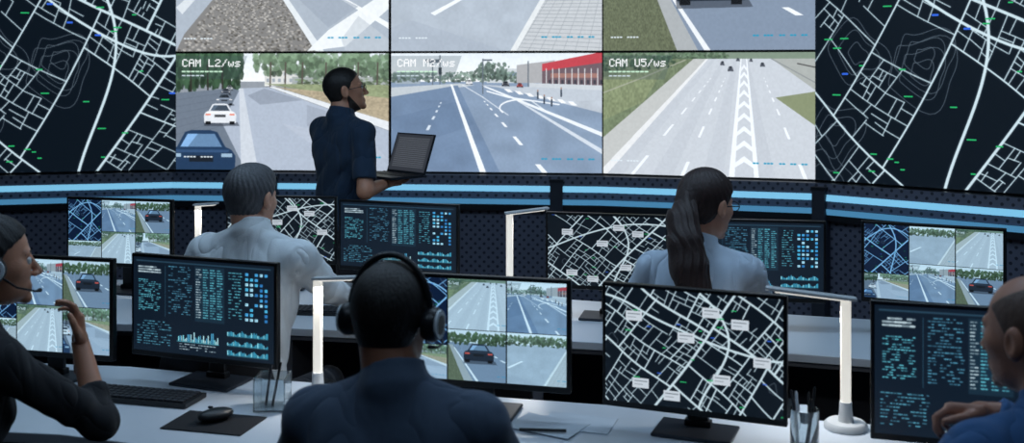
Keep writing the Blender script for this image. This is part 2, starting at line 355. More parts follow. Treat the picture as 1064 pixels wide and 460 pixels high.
def draw_map(W, H, seed, k=1.0, big=True, boxes=False, tint=(182, 208, 220), thr=.004, bg=(7, 13, 20)):
    r = random.Random(seed); c = Cv(W, H, bg); asp = W/H
    def P(p):  # gentle large-scale warp so that streets bend like a real town
        x, y = p; x2 = x+.018*math.sin(5*y+seed)+.012*math.sin(9*x+4*y); y2 = y+.020*math.sin(4.5*x+2*y+seed)
        return (x2/asp, y2)
    def sub(q, d, park):
        a, b, cc, dd = q
        def ln(u, v): return math.hypot(u[0]-v[0], u[1]-v[1])
        w = (ln(a, b)+ln(cc, dd))/2; h = (ln(b, cc)+ln(dd, a))/2
        cx = (a[0]+cc[0])/2; cy = (a[1]+cc[1])/2
        if w*h < thr*(0.35+2.2*r.random()**1.5) or (d > 6 and r.random() < .10): return
        for px, py, pr in park:
            if math.hypot(cx-px, cy-py) < pr and w*h < .05: return
        if w < h: a, b, cc, dd = b, cc, dd, a
        t1 = .5+(.40*(r.random()-.5)); t2 = t1+.18*(r.random()-.5)
        m1 = (a[0]+(b[0]-a[0])*t1, a[1]+(b[1]-a[1])*t1); m2 = (dd[0]+(cc[0]-dd[0])*t2, dd[1]+(cc[1]-dd[1])*t2)
        wd = (.017, .016, .0145, .013, .011, .0095, .0085, .0075, .0065, .006)[min(d, 9)]*k
        if r.random() > .06 or d < 5:
            e1, e2 = m1, m2
            if d > 6 and r.random() < .14: e2 = (m1[0]+(m2[0]-m1[0])*.6, m1[1]+(m2[1]-m1[1])*.6)
            n = max(2, int(ln(e1, e2)/.05)); c.pl([P((e1[0]+(e2[0]-e1[0])*t, e1[1]+(e2[1]-e1[1])*t)) for t in np.linspace(0, 1, n+1)], wd, tint, .97 if d < 7 else .80)
        sub((a, m1, m2, dd), d+1, park); sub((m1, b, cc, m2), d+1, park)
    parks = [(r.random()*asp, r.random(), .06+.05*r.random()) for _ in range(6 if big else 3)]
    for cx, cy, R0 in parks:
        ph = r.random()*6
        for q in range(3 if big else 1):
            R = R0*(.4+.4*q)
            pts = [P((cx+R*math.cos(t)*(1+.25*math.sin(2*t+ph)), cy+R*math.sin(t)*(1+.25*math.sin(3*t+ph)))) for t in np.linspace(0, 6.3, 40)]
            c.pl(pts, .003*k, (76, 88, 98))
    ang = math.radians(40+10*(r.random()-.5)); L = 1.6; cx, cy = asp/2, .5
    def rp(x, y): return (cx+x*math.cos(ang)-y*math.sin(ang), cy+x*math.sin(ang)+y*math.cos(ang))
    sub((rp(-L, -L*.8), rp(L*.9, -L), rp(L, L), rp(-L, L*.9)), 0, parks)
    x0 = .55*asp; c.pl([P((x0+.3*asp*math.sin(t*2.6)*(1-t), t)) for t in np.linspace(0, 1, 24)], .016*k, tint)
    c.pl([P((t*asp, .30+.22*math.sin(t*3.2+seed))) for t in np.linspace(0, 1, 24)], .015*k, tint)
    c.glow(.45, 4 if big else 3)
    for _ in range(34 if big else 18):
        x, y = r.random(), r.random()
        for i in range(r.randint(2, 4)): c.line((x+i*.009, y), (x+i*.009+.005, y), .0055 if big else .009, (40, 180, 104))
    for _ in range(6):
        x, y = r.random(), r.random(); c.line((x, y), (x+.02, y), .008, (50, 100, 220))
    if boxes:
        for x, y in ((.12, .2), (.42, .35), (.62, .68), (.84, .5), (.16, .78), (.56, .12), (.34, .86), (.72, .2)):
            c.rect(x, y, x+.095, y+.085, (202, 212, 222)); c.rect(x+.01, y+.02, x+.085, y+.03, (130, 140, 150)); c.rect(x+.01, y+.05, x+.06, y+.058, (150, 160, 170))
    return c
def draw_dash(seed):
    r = random.Random(seed); W, H = 640, 400; c = Cv(W, H, (9, 17, 26)); cy = (84, 180, 200); wt = (176, 200, 210)
    c.rect(.02, .03, .98, .045, (26, 46, 60))
    def tab(x0, x1, y0, y1, rows, col, dens=.85, th=.009):
        for i in range(rows):
            y = y0+(y1-y0)*i/rows; x = x0
            while x < x1-.01:
                l = .004+.015*r.random()
                if r.random() < dens: c.line((x, y), (min(x+l, x1), y), th, col, .4+.5*r.random())
                x += l+.008
    tab(.04, .20, .10, .18, 3, wt, .9, .016); tab(.04, .2, .24, .58, 17, cy, .6)
    c.line((.235, .08), (.235, .62), .003, (40, 80, 100))
    tab(.26, .43, .08, .6, 22, (70, 136, 165), .55)
    c.rect(.45, .06, .66, .64, (15, 29, 40))
    for k in range(4): tab(.46+k*.05, .495+k*.05, .09, .62, 20, wt if k == 0 else cy, .97, .010)
    for k in range(5):
        for i in range(10):
            if r.random() < .8:
                col = r.choice(((54, 140, 205), (140, 200, 228), (36, 100, 165), (60, 160, 210)))
                c.rect(.805+k*.033, .09+i*.052, .805+k*.033+.020, .09+i*.052+.028, col)
                c.rect(.808+k*.033, .10+i*.052, .805+k*.033+.012, .105+i*.052, (10, 30, 50))
    tab(.69, .78, .1, .6, 16, cy, .6)
    tab(.03, .28, .68, .95, 10, (76, 150, 176), .6)
    for i in range(26):
        h = .02+.14*r.random()*(.4+.6*math.sin(i*.25)**2); c.rect(.33+i*.0112, .86-h, .33+i*.0112+.006, .86, r.choice(((110, 200, 216), (60, 140, 180), (160, 214, 224))))
    c.line((.32, .865), (.62, .865), .004, cy); tab(.34, .6, .89, .97, 3, wt, .6)
    for j in range(3):
        y = .70+j*.1
        for i in range(34):
            h = .012+.05*abs(math.sin(i*.31+seed+j*1.7))*(.5+.5*r.random()); c.rect(.68+i*.0083, y+.055-h, .68+i*.0083+.0055, y+.055, (44, 128, 160) if i % 5 else (120, 200, 220))
        c.line((.68, y+.06), (.96, y+.06), .003, cy, .6)
    c.glow(.5, 3)
    return c
def thumb(dst, src, x0, y0, x1, y1, m=.003):
    W, H = dst.W, dst.H; X0, X1, Y0, Y1 = int((x0+m)*W), int((x1-m)*W), int((y0+m)*H), int((y1-m)*H)
    sw = int(src.H*(X1-X0)/(Y1-Y0)); sw = min(sw, src.W); off = (src.W-sw)//2
    iy = np.linspace(0, src.H-1, Y1-Y0).astype(int); ix = (off+np.linspace(0, sw-1, X1-X0)).astype(int)
    dst.a[Y0:Y1, X0:X1] = src.a[iy][:, ix]
def draw_multi(cams, mp, order):
    c = Cv(720, 432, (6, 10, 14)); t = 1/3
    thumb(c, mp, 0, 0, t, .66); thumb(c, cams[order[4]], 0, .66, t, 1)
    thumb(c, cams[order[0]], t, 0, 2*t, .5); thumb(c, cams[order[1]], 2*t, 0, 1, .5)
    thumb(c, cams[order[2]], t, .5, 2*t, 1); thumb(c, cams[order[3]], 2*t, .5, 1, 1)
    c.a[:, :, 0] *= .84; c.a[:, :, 1] *= .95
    return c

def screen_mat(name, cv, strength=1.0):
    m = bpy.data.materials.new(name); m.use_nodes = True; nt = m.node_tree; p = nt.nodes["Principled BSDF"]
    t = nt.nodes.new("ShaderNodeTexImage"); t.image = cv.image(name+"_picture"); t.extension = 'EXTEND'
    nt.links.new(t.outputs["Color"], p.inputs["Emission Color"])
    p.inputs["Emission Strength"].default_value = strength
    p.inputs["Base Color"].default_value = (.01, .01, .012, 1); p.inputs["Roughness"].default_value = .35
    return m

camsC = {'A': cam_A(), 'B': cam_B(), 'C': cam_C(), 'D': cam_D(), 'E': cam_E(), 'F': cam_F()}
mapL = draw_map(820, 924, 11, .64, thr=.0028)
mapS = draw_map(640, 400, 5, 1.2, False, True, thr=.0075); mapS2 = draw_map(640, 400, 8, 1.2, False, True, thr=.0075); mapS3 = draw_map(640, 400, 21, 1.3, False, True, thr=.0085)
mapB = draw_map(400, 430, 9, 1.4, False, False, (120, 168, 214), thr=.008, bg=(8, 20, 40))
S = {}
for k, v in camsC.items(): S['cam'+k] = screen_mat("road_camera_view_"+k, v, 1.12)
S['map'] = screen_mat("city_map_view", mapL, 1.1)
S['m1'] = screen_mat("street_map_a", mapS, .95); S['m2'] = screen_mat("street_map_b", mapS2, .85); S['m3'] = screen_mat("street_map_c", mapS3, .85)
S['d1'] = screen_mat("data_dashboard_a", draw_dash(1), 1.1); S['d2'] = screen_mat("data_dashboard_b", draw_dash(2), 1.1)
S['x1'] = screen_mat("camera_grid_a", draw_multi(camsC, mapB, "BFCAE"), .95); S['x2'] = screen_mat("camera_grid_b", draw_multi(camsC, mapB, "CBFEA"), 1.0)
S['x3'] = screen_mat("camera_grid_c", draw_multi(camsC, mapB, "ECBFA"), .95)

# ------------------------------------------------------------------ materials
M_wall = mat("painted_wall", (52, 58, 70), .8, bump=.05)
M_ceil = mat("dark_ceiling", (30, 34, 42), .9)
M_floor = mat("dark_carpet", (34, 38, 46), .95, bump=.3, bscale=300)
M_black = mat("black_plastic", (20, 21, 25), .42, var=.08)
M_bezel = mat("screen_bezel", (12, 13, 15), .35)
M_dgrey = mat("dark_grey_metal", (58, 62, 70), .4, .6)
M_desk = mat("white_laminate", (206, 214, 224), .28, var=.03)
M_deskE = mat("grey_desk_edge", (104, 112, 126), .5)
M_panel = mat("desk_panel", (60, 66, 80), .6)
M_lampW = mat("lamp_white_plastic", (200, 204, 208), .4)
M_lamp = mat("lamp_diffuser", (225, 222, 212), .4, emit=(250, 246, 236), estr=.6)
M_led = mat("led_strip_diffuser", (120, 180, 215), .4, emit=(128, 200, 236), estr=.85)
M_led2 = mat("led_strip_dim", (90, 140, 175), .4, emit=(80, 146, 190), estr=.7)
M_addLum = mat("added_panel_diffuser", (230, 236, 240), .5, emit=(200, 225, 255), estr=1.5)  # glowing face of the unseen panels added overhead
M_glass = mat("clear_acrylic", (225, 235, 240), .05, trans=.95, var=0)
M_paper = mat("paper", (205, 214, 224), .8, var=.02)
M_chair = mat("chair_fabric", (20, 22, 28), .9, bump=.2, bscale=400)

def perf_mat():
    m, nt, p = newmat("perforated_panel"); N = nt.nodes; L = nt.links
    uv = N.new("ShaderNodeUVMap"); sc = N.new("ShaderNodeVectorMath"); sc.operation = 'SCALE'; sc.inputs[3].default_value = 1/.062
    L.new(uv.outputs[0], sc.inputs[0])
    outs = []
    for off in ((0, 0, 0), (.5, .5, 0)):
        ad = N.new("ShaderNodeVectorMath"); ad.operation = 'ADD'; ad.inputs[1].default_value = off; L.new(sc.outputs[0], ad.inputs[0])
        fr = N.new("ShaderNodeVectorMath"); fr.operation = 'FRACTION'; L.new(ad.outputs[0], fr.inputs[0])
        sb = N.new("ShaderNodeVectorMath"); sb.operation = 'SUBTRACT'; sb.inputs[1].default_value = (.5, .5, 0); L.new(fr.outputs[0], sb.inputs[0])
        ln = N.new("ShaderNodeVectorMath"); ln.operation = 'LENGTH'; L.new(sb.outputs[0], ln.inputs[0]); outs.append(ln.outputs["Value"])
    mn = N.new("ShaderNodeMath"); mn.operation = 'MINIMUM'; L.new(outs[0], mn.inputs[0]); L.new(outs[1], mn.inputs[1])
    lt = N.new("ShaderNodeMath"); lt.operation = 'LESS_THAN'; lt.inputs[1].default_value = .16; L.new(mn.outputs[0], lt.inputs[0])
    mx = N.new("ShaderNodeMix"); mx.data_type = 'RGBA'; mx.inputs[6].default_value = lin((118, 124, 146)); mx.inputs[7].default_value = lin((58, 62, 78))
    L.new(lt.outputs[0], mx.inputs[0]); L.new(mx.outputs[2], p.inputs["Base Color"]); p.inputs["Roughness"].default_value = .5
    return m
M_perf = perf_mat()

# ------------------------------------------------------------------ room
WP = [(-4.7, 6.75), (-3.85, 7.26), (-2.40, 7.60), (-.85, 7.47), (.633, 7.31), (1.99, 6.90), (3.13, 5.95), (3.95, 5.0)]
CEIL = 3.15
b = B("floor"); b.prism([(-4.9, -1.6), (4.2, -1.6), (4.2, 8), (-4.9, 8)], -.05, 0, M_floor); b.build()
b = B("ceiling"); b.prism([(-4.9, -1.6), (4.2, -1.6), (4.2, 8), (-4.9, 8)], CEIL, CEIL+.05, M_ceil); b.build()
b = B("wall_left"); b.box((-4.75, 2.6, CEIL/2), (.1, 8.4, CEIL), M_wall); b.build()
b = B("wall_right"); b.box((4.0, 1.75, CEIL/2), (.1, 6.7, CEIL), M_wall); b.build()
b = B("wall_front"); b.box((-.37, -1.55, CEIL/2), (8.85, .1, CEIL), M_wall); b.build()
b = B("wall_back")
for i in range(len(WP)-1):
    p, q = Vector(WP[i]), Vector(WP[i+1]); d = (q-p).normalized(); n = Vector((-d.y, d.x))
    b.prism([tuple(p), tuple(q), tuple(q+n*.12), tuple(p+n*.12)], 0, CEIL, M_bezel)
b.build()
def offs(o):
    out = []
    for i, p in enumerate(WP):
        p = Vector(p); ns = []
        if i > 0: d = (p-Vector(WP[i-1])).normalized(); ns.append(Vector((d.y, -d.x)))
        if i < len(WP)-1: d = (Vector(WP[i+1])-p).normalized(); ns.append(Vector((d.y, -d.x)))
        n = sum(ns, Vector((0, 0))); n.normalize(); out.append(p+n*o)
    return out
def cum(pts):
    s = [0]
    for i in range(len(pts)-1): s.append(s[-1]+(Vector(pts[i+1])-Vector(pts[i])).length)
    return s
def strip(b, o0, z0, o1, z1, m):
    A = offs(o0); C = offs(o1); s = cum(WP); dl = math.hypot(o1-o0, z1-z0)
    for i in range(len(WP)-1):
        b.quad([(A[i].x, A[i].y, z0), (A[i+1].x, A[i+1].y, z0), (C[i+1].x, C[i+1].y, z1), (C[i].x, C[i].y, z1)], m,
               ((s[i], z0), (s[i+1], z0), (s[i+1], z0+dl), (s[i], z0+dl)))
b = B("wall_back_lower_panelling")
strip(b, .10, .0, .10, .80, M_perf); strip(b, .10, .80, .16, .80, M_dgrey); strip(b, .16, .80, .16, .84, M_dgrey)
strip(b, .16, .878, .16, .928, M_perf); strip(b, .16, .968, .15, 1.035, M_perf); strip(b, .15, 1.035, .005, 1.035, M_dgrey)
for u in (-1.66, .32, 2.06):
    for i in range(len(WP)-1):
        if WP[i][0] <= u <= WP[i+1][0]:
            p, q = Vector(WP[i]), Vector(WP[i+1]); t = (u-p.x)/(q.x-p.x); c = p+(q-p)*t; d = (q-p).normalized(); n = Vector((d.y, -d.x))
            c = c+n*.15; R = rotz(math.atan2(d.y, d.x))
            b.box((c.x, c.y, .5), (.085, .09, 1.0), M_panel, R); b.box((c.x, c.y, 1.005), (.095, .10, .02), M_dgrey, R)
b.build()
b = B("trim_1"); strip(b, .165, .84, .175, .878, M_led2); b.build()
b = B("trim_2"); strip(b, .175, .928, .165, .968, M_led); b.build()

def vpanel(name, i, z0, z1, m):
    p, q = Vector(WP[i]), Vector(WP[i+1]); d = (q-p).normalized(); n = Vector((d.y, -d.x)); g = .006
    a = p+d*g; c = q-d*g
    bb = B(name)
    f0, f1 = a+n*.004, c+n*.004; e0, e1 = a+n*.055, c+n*.055
    bb.prism([tuple(f0), tuple(e0), tuple(e1), tuple(f1)], z0+.004, z1-.004, M_bezel)
    k0, k1 = e0+d*.004+n*.002, e1-d*.004+n*.002
    bb.quad([(k0.x, k0.y, z0+.008), (k1.x, k1.y, z0+.008), (k1.x, k1.y, z1-.008), (k0.x, k0.y, z1-.008)], m)
    return bb.build()
zb, zm, zt = 1.04, 1.88, 2.72
for i, k in ((2, 'A'), (3, 'B'), (4, 'C')): vpanel("video_wall_screen", i, zb, zm, S['cam'+k])
for i, k in ((2, 'D'), (3, 'E'), (4, 'F')): vpanel("video_wall_screen", i, zm, zt, S['cam'+k])
vpanel("video_wall_map_screen", 1, zb, zt, S['map']); vpanel("video_wall_map_screen", 5, zb, zt, S['map'])

# ------------------------------------------------------------------ desks
def desk(name, near, far, zt=.75):
    bb = B(name)
    bb.prism(near+far[::-1], zt-.03, zt, M_desk)
    ins = [(x, y+.03) for x, y in near]
    bb.prism(ins+[(x, y-.03) for x, y in far][::-1], zt-.055, zt-.031, M_deskE)
    for i in range(len(near)):
        a, c = Vector(near[i]), Vector(far[i]); d = (c-a).normalized(); s = Vector((d.y, -d.x))*.02
        if i == 0: a = a+Vector((.06, 0)); c = c+Vector((.06, 0))
        if i == len(near)-1: a = a-Vector((.06, 0)); c = c-Vector((.06, 0))
        a = a+d*.1; c = c-d*.08
        bb.prism([tuple(a-s), tuple(a+s), tuple(c+s), tuple(c-s)], 0.03, zt-.056, M_deskE)
        bb.prism([tuple(a-s*1.6-d*.04), tuple(a+s*1.6-d*.04), tuple(c+s*1.6), tuple(c-s*1.6)], 0.0, .03, M_dgrey)
    for i in range(len(far)-1):
        (x0, y0), (x1, y1) = far[i], far[i+1]
        bb.prism([(x0, y0-.07), (x1, y1-.07), (x1, y1-.05), (x0, y0-.05)], .22, zt-.056, M_panel)
    return bb.build(.003)
desk("desk", [(-2.3, 3.06), (-1.25, 2.93), (-.9, 2.82), (-.1, 2.52), (.5, 2.40), (1.75, 2.22)], [(-2.2, 3.72), (-1.3, 3.60), (-.9, 3.48), (-.02, 3.26), (.58, 3.12), (1.85, 2.82)])
desk("desk", [(-2.6, 4.30), (-.9, 4.14), (.1, 3.96), (.95, 3.78), (1.6, 3.58), (2.3, 3.28)], [(-2.6, 5.10), (-.9, 5.06), (.1, 4.70), (.95, 4.42), (1.65, 4.22), (2.45, 3.92)])

# ------------------------------------------------------------------ monitors
def monitor(pl, pr, ztop, zbot, scr, zdesk=.75):
    a, c = Vector(pl), Vector(pr); d = (c-a); w = d.length; d.normalize(); cen = (a+c)/2
    R = rotz(math.atan2(d.y, d.x)); h = ztop-zbot; zc = (ztop+zbot)/2
    e = bpy.data.objects.new("computer_monitor", None); bpy.context.scene.collection.objects.link(e); e.location = (cen.x, cen.y, zdesk)
    def W(x, y, z): v = R @ Vector((x, y, 0)); return Vector((v.x, v.y, z-zdesk))
    bb = B("casing"); bb.box(W(0, .012, zc), (w, .022, h), M_bezel, R); bb.box(W(0, .04, zc), (w*.5, .04, h*.5), M_black, R); bb.build(.003, e)
    bb = B("screen"); g = .010
    bb.quad([W(-w/2+g, -.0005, zbot+.018), W(w/2-g, -.0005, zbot+.018), W(w/2-g, -.0005, ztop-g), W(-w/2+g, -.0005, ztop-g)], scr); bb.build(0, e)
    bb = B("stand"); bb.box(W(0, .085, zdesk+(zc-zdesk)/2+.01), (.06, .018, zc-zdesk), M_black, R); bb.box(W(0, .062, zc), (.08, .05, .08), M_black, R)
    bb.box(W(0, .05, zdesk+.0055), (.22, .15, .010), M_dgrey, R); bb.box(W(0, .085, zdesk+.018), (.075, .03, .02), M_black, R); bb.build(.004, e)
    return e
ZT, ZB = 1.16, .835
monitor((-1.78, 3.47), (-1.262, 3.345), ZT, ZB, S['x1'])
monitor((-1.245, 3.46), (-.727, 3.27), ZT, .83, S['d1'])
monitor((-.371, 3.14), (.167, 3.01), ZT, ZB, S['x2'])
monitor((.255, 2.99), (.728, 2.80), ZT, .812, S['m1'])
monitor((.932, 2.75), (1.43, 2.60), ZT, .80, S['d2'])
MT, MB = 1.18, .87
monitor((-2.03, 4.82), (-1.51, 4.70), MT, MB, S['x1'])
monitor((-1.32, 4.88), (-.80, 4.82), MT, MB, S['m2'])
monitor((-.773, 4.72), (-.23, 4.53), MT, MB, S['d1'])
monitor((.137, 4.31), (.62, 4.20), MT, MB, S['m3'])
monitor((.69, 4.12), (1.20, 4.04), MT, MB-.005, S['d2'])
monitor((1.34, 4.06), (1.80, 3.85), MT, MB, S['x3'])

# ------------------------------------------------------------------ desk lamps
def lamp(x, y, dirx, diry, L, ztop=1.125, off=0.0, zd=.75):
    bb = B("desk_lamp"); d = Vector((dirx, diry, 0)).normalized()
    base = Vector((x, y, zd))
    bb.tube([base+Vector((0, 0, .001)), base+Vector((0, 0, .012)), base+Vector((0, 0, .02))], [.060, .060, .052], M_lampW, 28)
    bb.tube([base+Vector((0, 0, .02)), base+Vector((0, 0, .05)), base+Vector((0, 0, .075))], [.022, .018, .017], M_lampW, 16)
    R = rotz(math.atan2(d.y, d.x))
    bb.box((x, y, (zd+.07+ztop-.01)/2), (.028, .014, ztop-.01-zd-.07), M_lamp, R)
    c = base+d*(L/2-off); c.z = ztop
    bb.box((c.x, c.y, ztop), (L, .034, .009), M_lampW, R @ Matrix.Rotation(math.radians(-5), 3, 'Y'))
    bb.box((c.x, c.y, ztop-.0065), (L*.8, .024, .005), M_lamp, R @ Matrix.Rotation(math.radians(-5), 3, 'Y'))
    bb.build(.003)
    li = bpy.data.lights.new("desk_lamp_light", 'AREA'); li.shape = 'RECTANGLE'; li.size = .12; li.size_y = .03; li.energy = 1.3; li.color = (1, .96, .9)
    lo = bpy.data.objects.new("desk_lamp_light", li); lo.location = (c.x, c.y, ztop-.03); bpy.context.scene.collection.objects.link(lo)
lamp(-.60, 3.27, .85, -.3, .15, 1.12, .015)
lamp(-.01, 4.44, .8, .2, .19, 1.165, .02)
lamp(.94, 2.98, -.95, .2, .25, 1.125, .03)
lamp(-1.46, 4.92, .8, -.2, .12, 1.135, .02)

# ------------------------------------------------------------------ small desk things
M_dark2 = mat("keycap_plastic", (40, 42, 49), .5)
def keyboard(x, y, ang, w=.36, z=.75):
    bb = B("keyboard"); R = rotz(ang); c = Vector((x, y, z+.008)); bb.box(c, (w, .12, .014), M_black, R)
    nx, ny = 15, 5
    for i in range(nx):
        for j in range(ny):
            o = R @ Vector(((i-(nx-1)/2)*w*.93/nx, (j-(ny-1)/2)*.021, .010)); bb.box(c+o, (w*.93/nx*.82, .017, .006), M_dark2, R)
    bb.build(.001)
keyboard(-1.13, 3.245, math.radians(-14)); keyboard(.42, 2.64, math.radians(-12)); keyboard(-.18, 2.76, math.radians(-12))
keyboard(.73, 4.00, math.radians(-14)); keyboard(-.85, 4.40, math.radians(-6))
R = rotz(math.radians(-14))
bb = B("mouse_pad"); bb.box((-.85, 3.02, .752), (.25, .16, .004), M_chair, R); bb.build(.002)
bb = B("computer_mouse"); bb.sphere((-.85, 3.035, .7715), (.032, .054, .017), M_black, rotz(math.radians(-50))); bb.tube([(-.865, 3.05, .786), (-.876, 3.059, .784)], .004, M_dgrey, 8); bb.build()
bb = B("pen_cup"); x, y = .785, 2.84
bb.tube([(x, y, .751), (x, y, .760)], .038, M_glass, 28); bb.tube([(x, y, .760), (x, y, .85)], .038, M_glass, 28, cap=False); bb.tube([(x, y, .760), (x, y, .85)], .035, M_glass, 28, cap=False)
for i, (dx, dy, tx, ty, h) in enumerate(((.01, 0, .03, .01, .15), (-.01, .01, -.03, .02, .14), (0, -.015, .01, -.03, .13), (-.015, -.01, -.025, -.01, .145), (.015, .012, .02, .03, .13))):
    bb.tube([(x+dx, y+dy, .762), (x+tx, y+ty, .75+h), (x+tx*1.05, y+ty*1.05, .756+h)], [.004, .004, .001], (M_black, M_dgrey, M_black, M_paper, M_black)[i], 8)
bb.build()
bb = B("acrylic_pen_holder"); x, y = -.715, 3.16
for s in (-1, 1):
    bb.box((x+s*.045, y, .80), (.004, .09, .095), M_glass); bb.box((x, y+s*.045, .80), (.094, .004, .095), M_glass)
bb.box((x, y, .754), (.094, .094, .004), M_glass)
bb.tube([(x, y, .757), (x+.02, y+.02, .88)], .004, M_black, 8); bb.tube([(x-.02, y, .757), (x-.01, y+.03, .87)], .004, M_dgrey, 8); bb.build()
bb = B("paper_sheets")
bb.box((.19, 3.02, .752), (.20, .14, .002), M_paper, rotz(math.radians(-18))); bb.box((.10, 2.99, .7545), (.20, .14, .002), M_paper, rotz(math.radians(-30)))
bb.build()
bb = B("pen"); bb.tube([(.02, 2.935, .762), (.15, 2.925, .762)], .0045, M_black, 8); bb.build()

# ------------------------------------------------------------------ chairs
def chair(x, y, fx, fy, zs=.47, back=.92):
    bb = B("office_chair"); R = rotz(math.atan2(fy, fx)-math.pi/2)
    def W(a, c, z): v = R @ Vector((a, c, 0)); return Vector((x+v.x, y+v.y, z))
    bb.box(W(0, 0, zs-.055), (.48, .46, .06), M_chair, R)
    n = 9; V = []; Fc = []
    for j in range(n):
        z = zs+.10+(back-zs-.10)*j/(n-1); lean = -.03*j/(n-1)-.01*math.sin(j/(n-1)*3.14)
        wj = .23-.04*abs(j/(n-1)-.5)*2
        for i in range(9):
            t = (i/8-.5)*2
            for dpt in (0, -.03): V.append(W(t*wj, -.205+lean+.05*t*t+dpt, z))
    for j in range(n-1):
        for i in range(8):
            k = (j*9+i)*2; q = k+18
            Fc += [(k, k+2, q+2, q), (k+1, q+1, q+3, k+3)]
        k = j*18; Fc += [(k, k+18, k+19, k+1), (k+16, k+17, k+35, k+34)]
    for i in range(8): Fc += [(i*2, i*2+1, i*2+3, i*2+2), ((n-1)*18+i*2, (n-1)*18+i*2+2, (n-1)*18+i*2+3, (n-1)*18+i*2+1)]
    bb.add(V, Fc, M_chair, True)
    bb.tube([W(0, -.10, zs-.07), W(0, -.24, zs-.02), W(0, -.27, zs+.12), W(0, -.26, zs+.26)], .02, M_black, 10)
    for s in (-1, 1):
        bb.tube([W(s*.22, -.05, zs-.07), W(s*.285, -.05, zs-.03), W(s*.285, -.05, zs+.18)], .014, M_black, 10)
        bb.box(W(s*.285, -.04, zs+.19), (.06, .20, .025), M_black, R)
    bb.tube([W(0, 0, zs-.07), W(0, 0, .10)], .028, M_dgrey, 14)
    for k in range(5):
        a = k*2*math.pi/5; e = W(.27*math.cos(a), .27*math.sin(a), .075)
        bb.tube([W(0, 0, .11), e], [.026, .018], M_black, 8); bb.sphere(e-Vector((0, 0, .045)), (.028, .028, .029), M_black)
    bb.build(.012)

# ------------------------------------------------------------------ implicit-surface people
def surf_nets(f, lo, h):
    ins = f < 0; nx, ny, nz = f.shape
    acc = np.zeros((nx-1, ny-1, nz-1, 3), np.float32); cnt = np.zeros((nx-1, ny-1, nz-1), np.float32)
    def sl(o): return tuple(slice(o[i], f.shape[i]-1+o[i]) for i in range(3))
    cs = [(i, j, k) for i in (0, 1) for j in (0, 1) for k in (0, 1)]
    for a in cs:
        for ax in range(3):
            if a[ax] == 1: continue
            c = list(a); c[ax] = 1; c = tuple(c)
            fa, fb = f[sl(a)], f[sl(c)]; x = (fa < 0) != (fb < 0)
            t = np.where(x, fa/np.where(x, fa-fb, 1), 0)
            for q in range(3):
                acc[..., q] += np.where(x, a[q]+(t if q == ax else 0), 0)
            cnt += x
    m = cnt > 0; idx = -np.ones(m.shape, np.int64); n = int(m.sum()); idx[m] = np.arange(n)
    I = np.argwhere(m); V = (I+acc[m]/cnt[m][:, None])*h+np.array(lo)
    Fs = []
    for ax in range(3):
        o = [0, 0, 0]; o[ax] = 1
        A = ins[tuple(slice(0, f.shape[i]-o[i]) for i in range(3))]; C = ins[tuple(slice(o[i], None) for i in range(3))]
        E = np.argwhere(A != C); b1, b2 = (ax+1) % 3, (ax+2) % 3
        E = E[(E[:, b1] > 0) & (E[:, b2] > 0) & (E[:, b1] < f.shape[b1]-1) & (E[:, b2] < f.shape[b2]-1)]
        if not len(E): continue
        def g(d1, d2):
            e = E.copy(); e[:, b1] -= d1; e[:, b2] -= d2; return idx[e[:, 0], e[:, 1], e[:, 2]]
        q = np.stack([g(1, 1), g(0, 1), g(0, 0), g(1, 0)], 1)
        s = A[E[:, 0], E[:, 1], E[:, 2]]; q[~s] = q[~s][:, ::-1]; Fs.append(q)
    return V, np.concatenate(Fs)
def mesh_sdf(fn, lo, hi, h):
    ax = [np.arange(lo[i], hi[i]+h, h, dtype=np.float32) for i in range(3)]
    P = np.stack(np.meshgrid(*ax, indexing='ij'), -1)
    return surf_nets(fn(P), (ax[0][0], ax[1][0], ax[2][0]), h)
def nrm(a): a = np.array(a, float); return a/np.linalg.norm(a)
def ell(P, c, r, Bm=None):
    q = P-np.array(c, np.float32)
    if Bm is not None: q = q @ np.array(Bm, np.float32).T
    r = np.array(r, np.float32); k0 = np.sqrt(((q/r)**2).sum(-1))+1e-6; k1 = np.sqrt(((q/(r*r))**2).sum(-1))+1e-6
    return k0*(k0-1)/k1
def cone(P, a, b, ra, rb):
    a = np.array(a, np.float32); b = np.array(b, np.float32); d = b-a; q = P-a
    t = np.clip((q @ d)/float(d @ d), 0, 1)
    return np.sqrt(((q-t[..., None]*d)**2).sum(-1))-(ra+(rb-ra)*t)
def smin(a, b, k): h = np.clip(.5+.5*(b-a)/k, 0, 1); return b*(1-h)+a*h-k*h*(1-h)
def smax(a, b, k): return -smin(-a, -b, k)
def union(ds, k):
    r = ds[0]
    for d in ds[1:]: r = smin(r, d, k)
    return r
def wrinkle(P, amp, s=1.0):
    """long soft folds with sharp valleys, running diagonally and fading in and out"""
    x, y, z = P[..., 0]*s, P[..., 1]*s, P[..., 2]*s
    wx = x+.06*np.sin(6*z+3*y); wz = z+.06*np.sin(7*x+5*y)
    def fold(t): return 1-2*np.abs(np.sin(t))**.7
    a = fold(9*wz+8*wx+1.8*np.sin(6*wx+5*y)); b = fold(13*wz-15*wx+8*y+2*np.sin(7*wz+4*y)); c = fold(16*wx+3*wz+2.0*np.sin(8*wz+5*y))
    g = .5+.5*np.sin(9*x+7*z+2*np.sin(5*y+3*z)); g2 = .5+.5*np.sin(11*z-6*x+1.3)
    return amp*(.5*a*g*g2+.55*b*(1-g)*g2+.45*c*g*(1-g2))

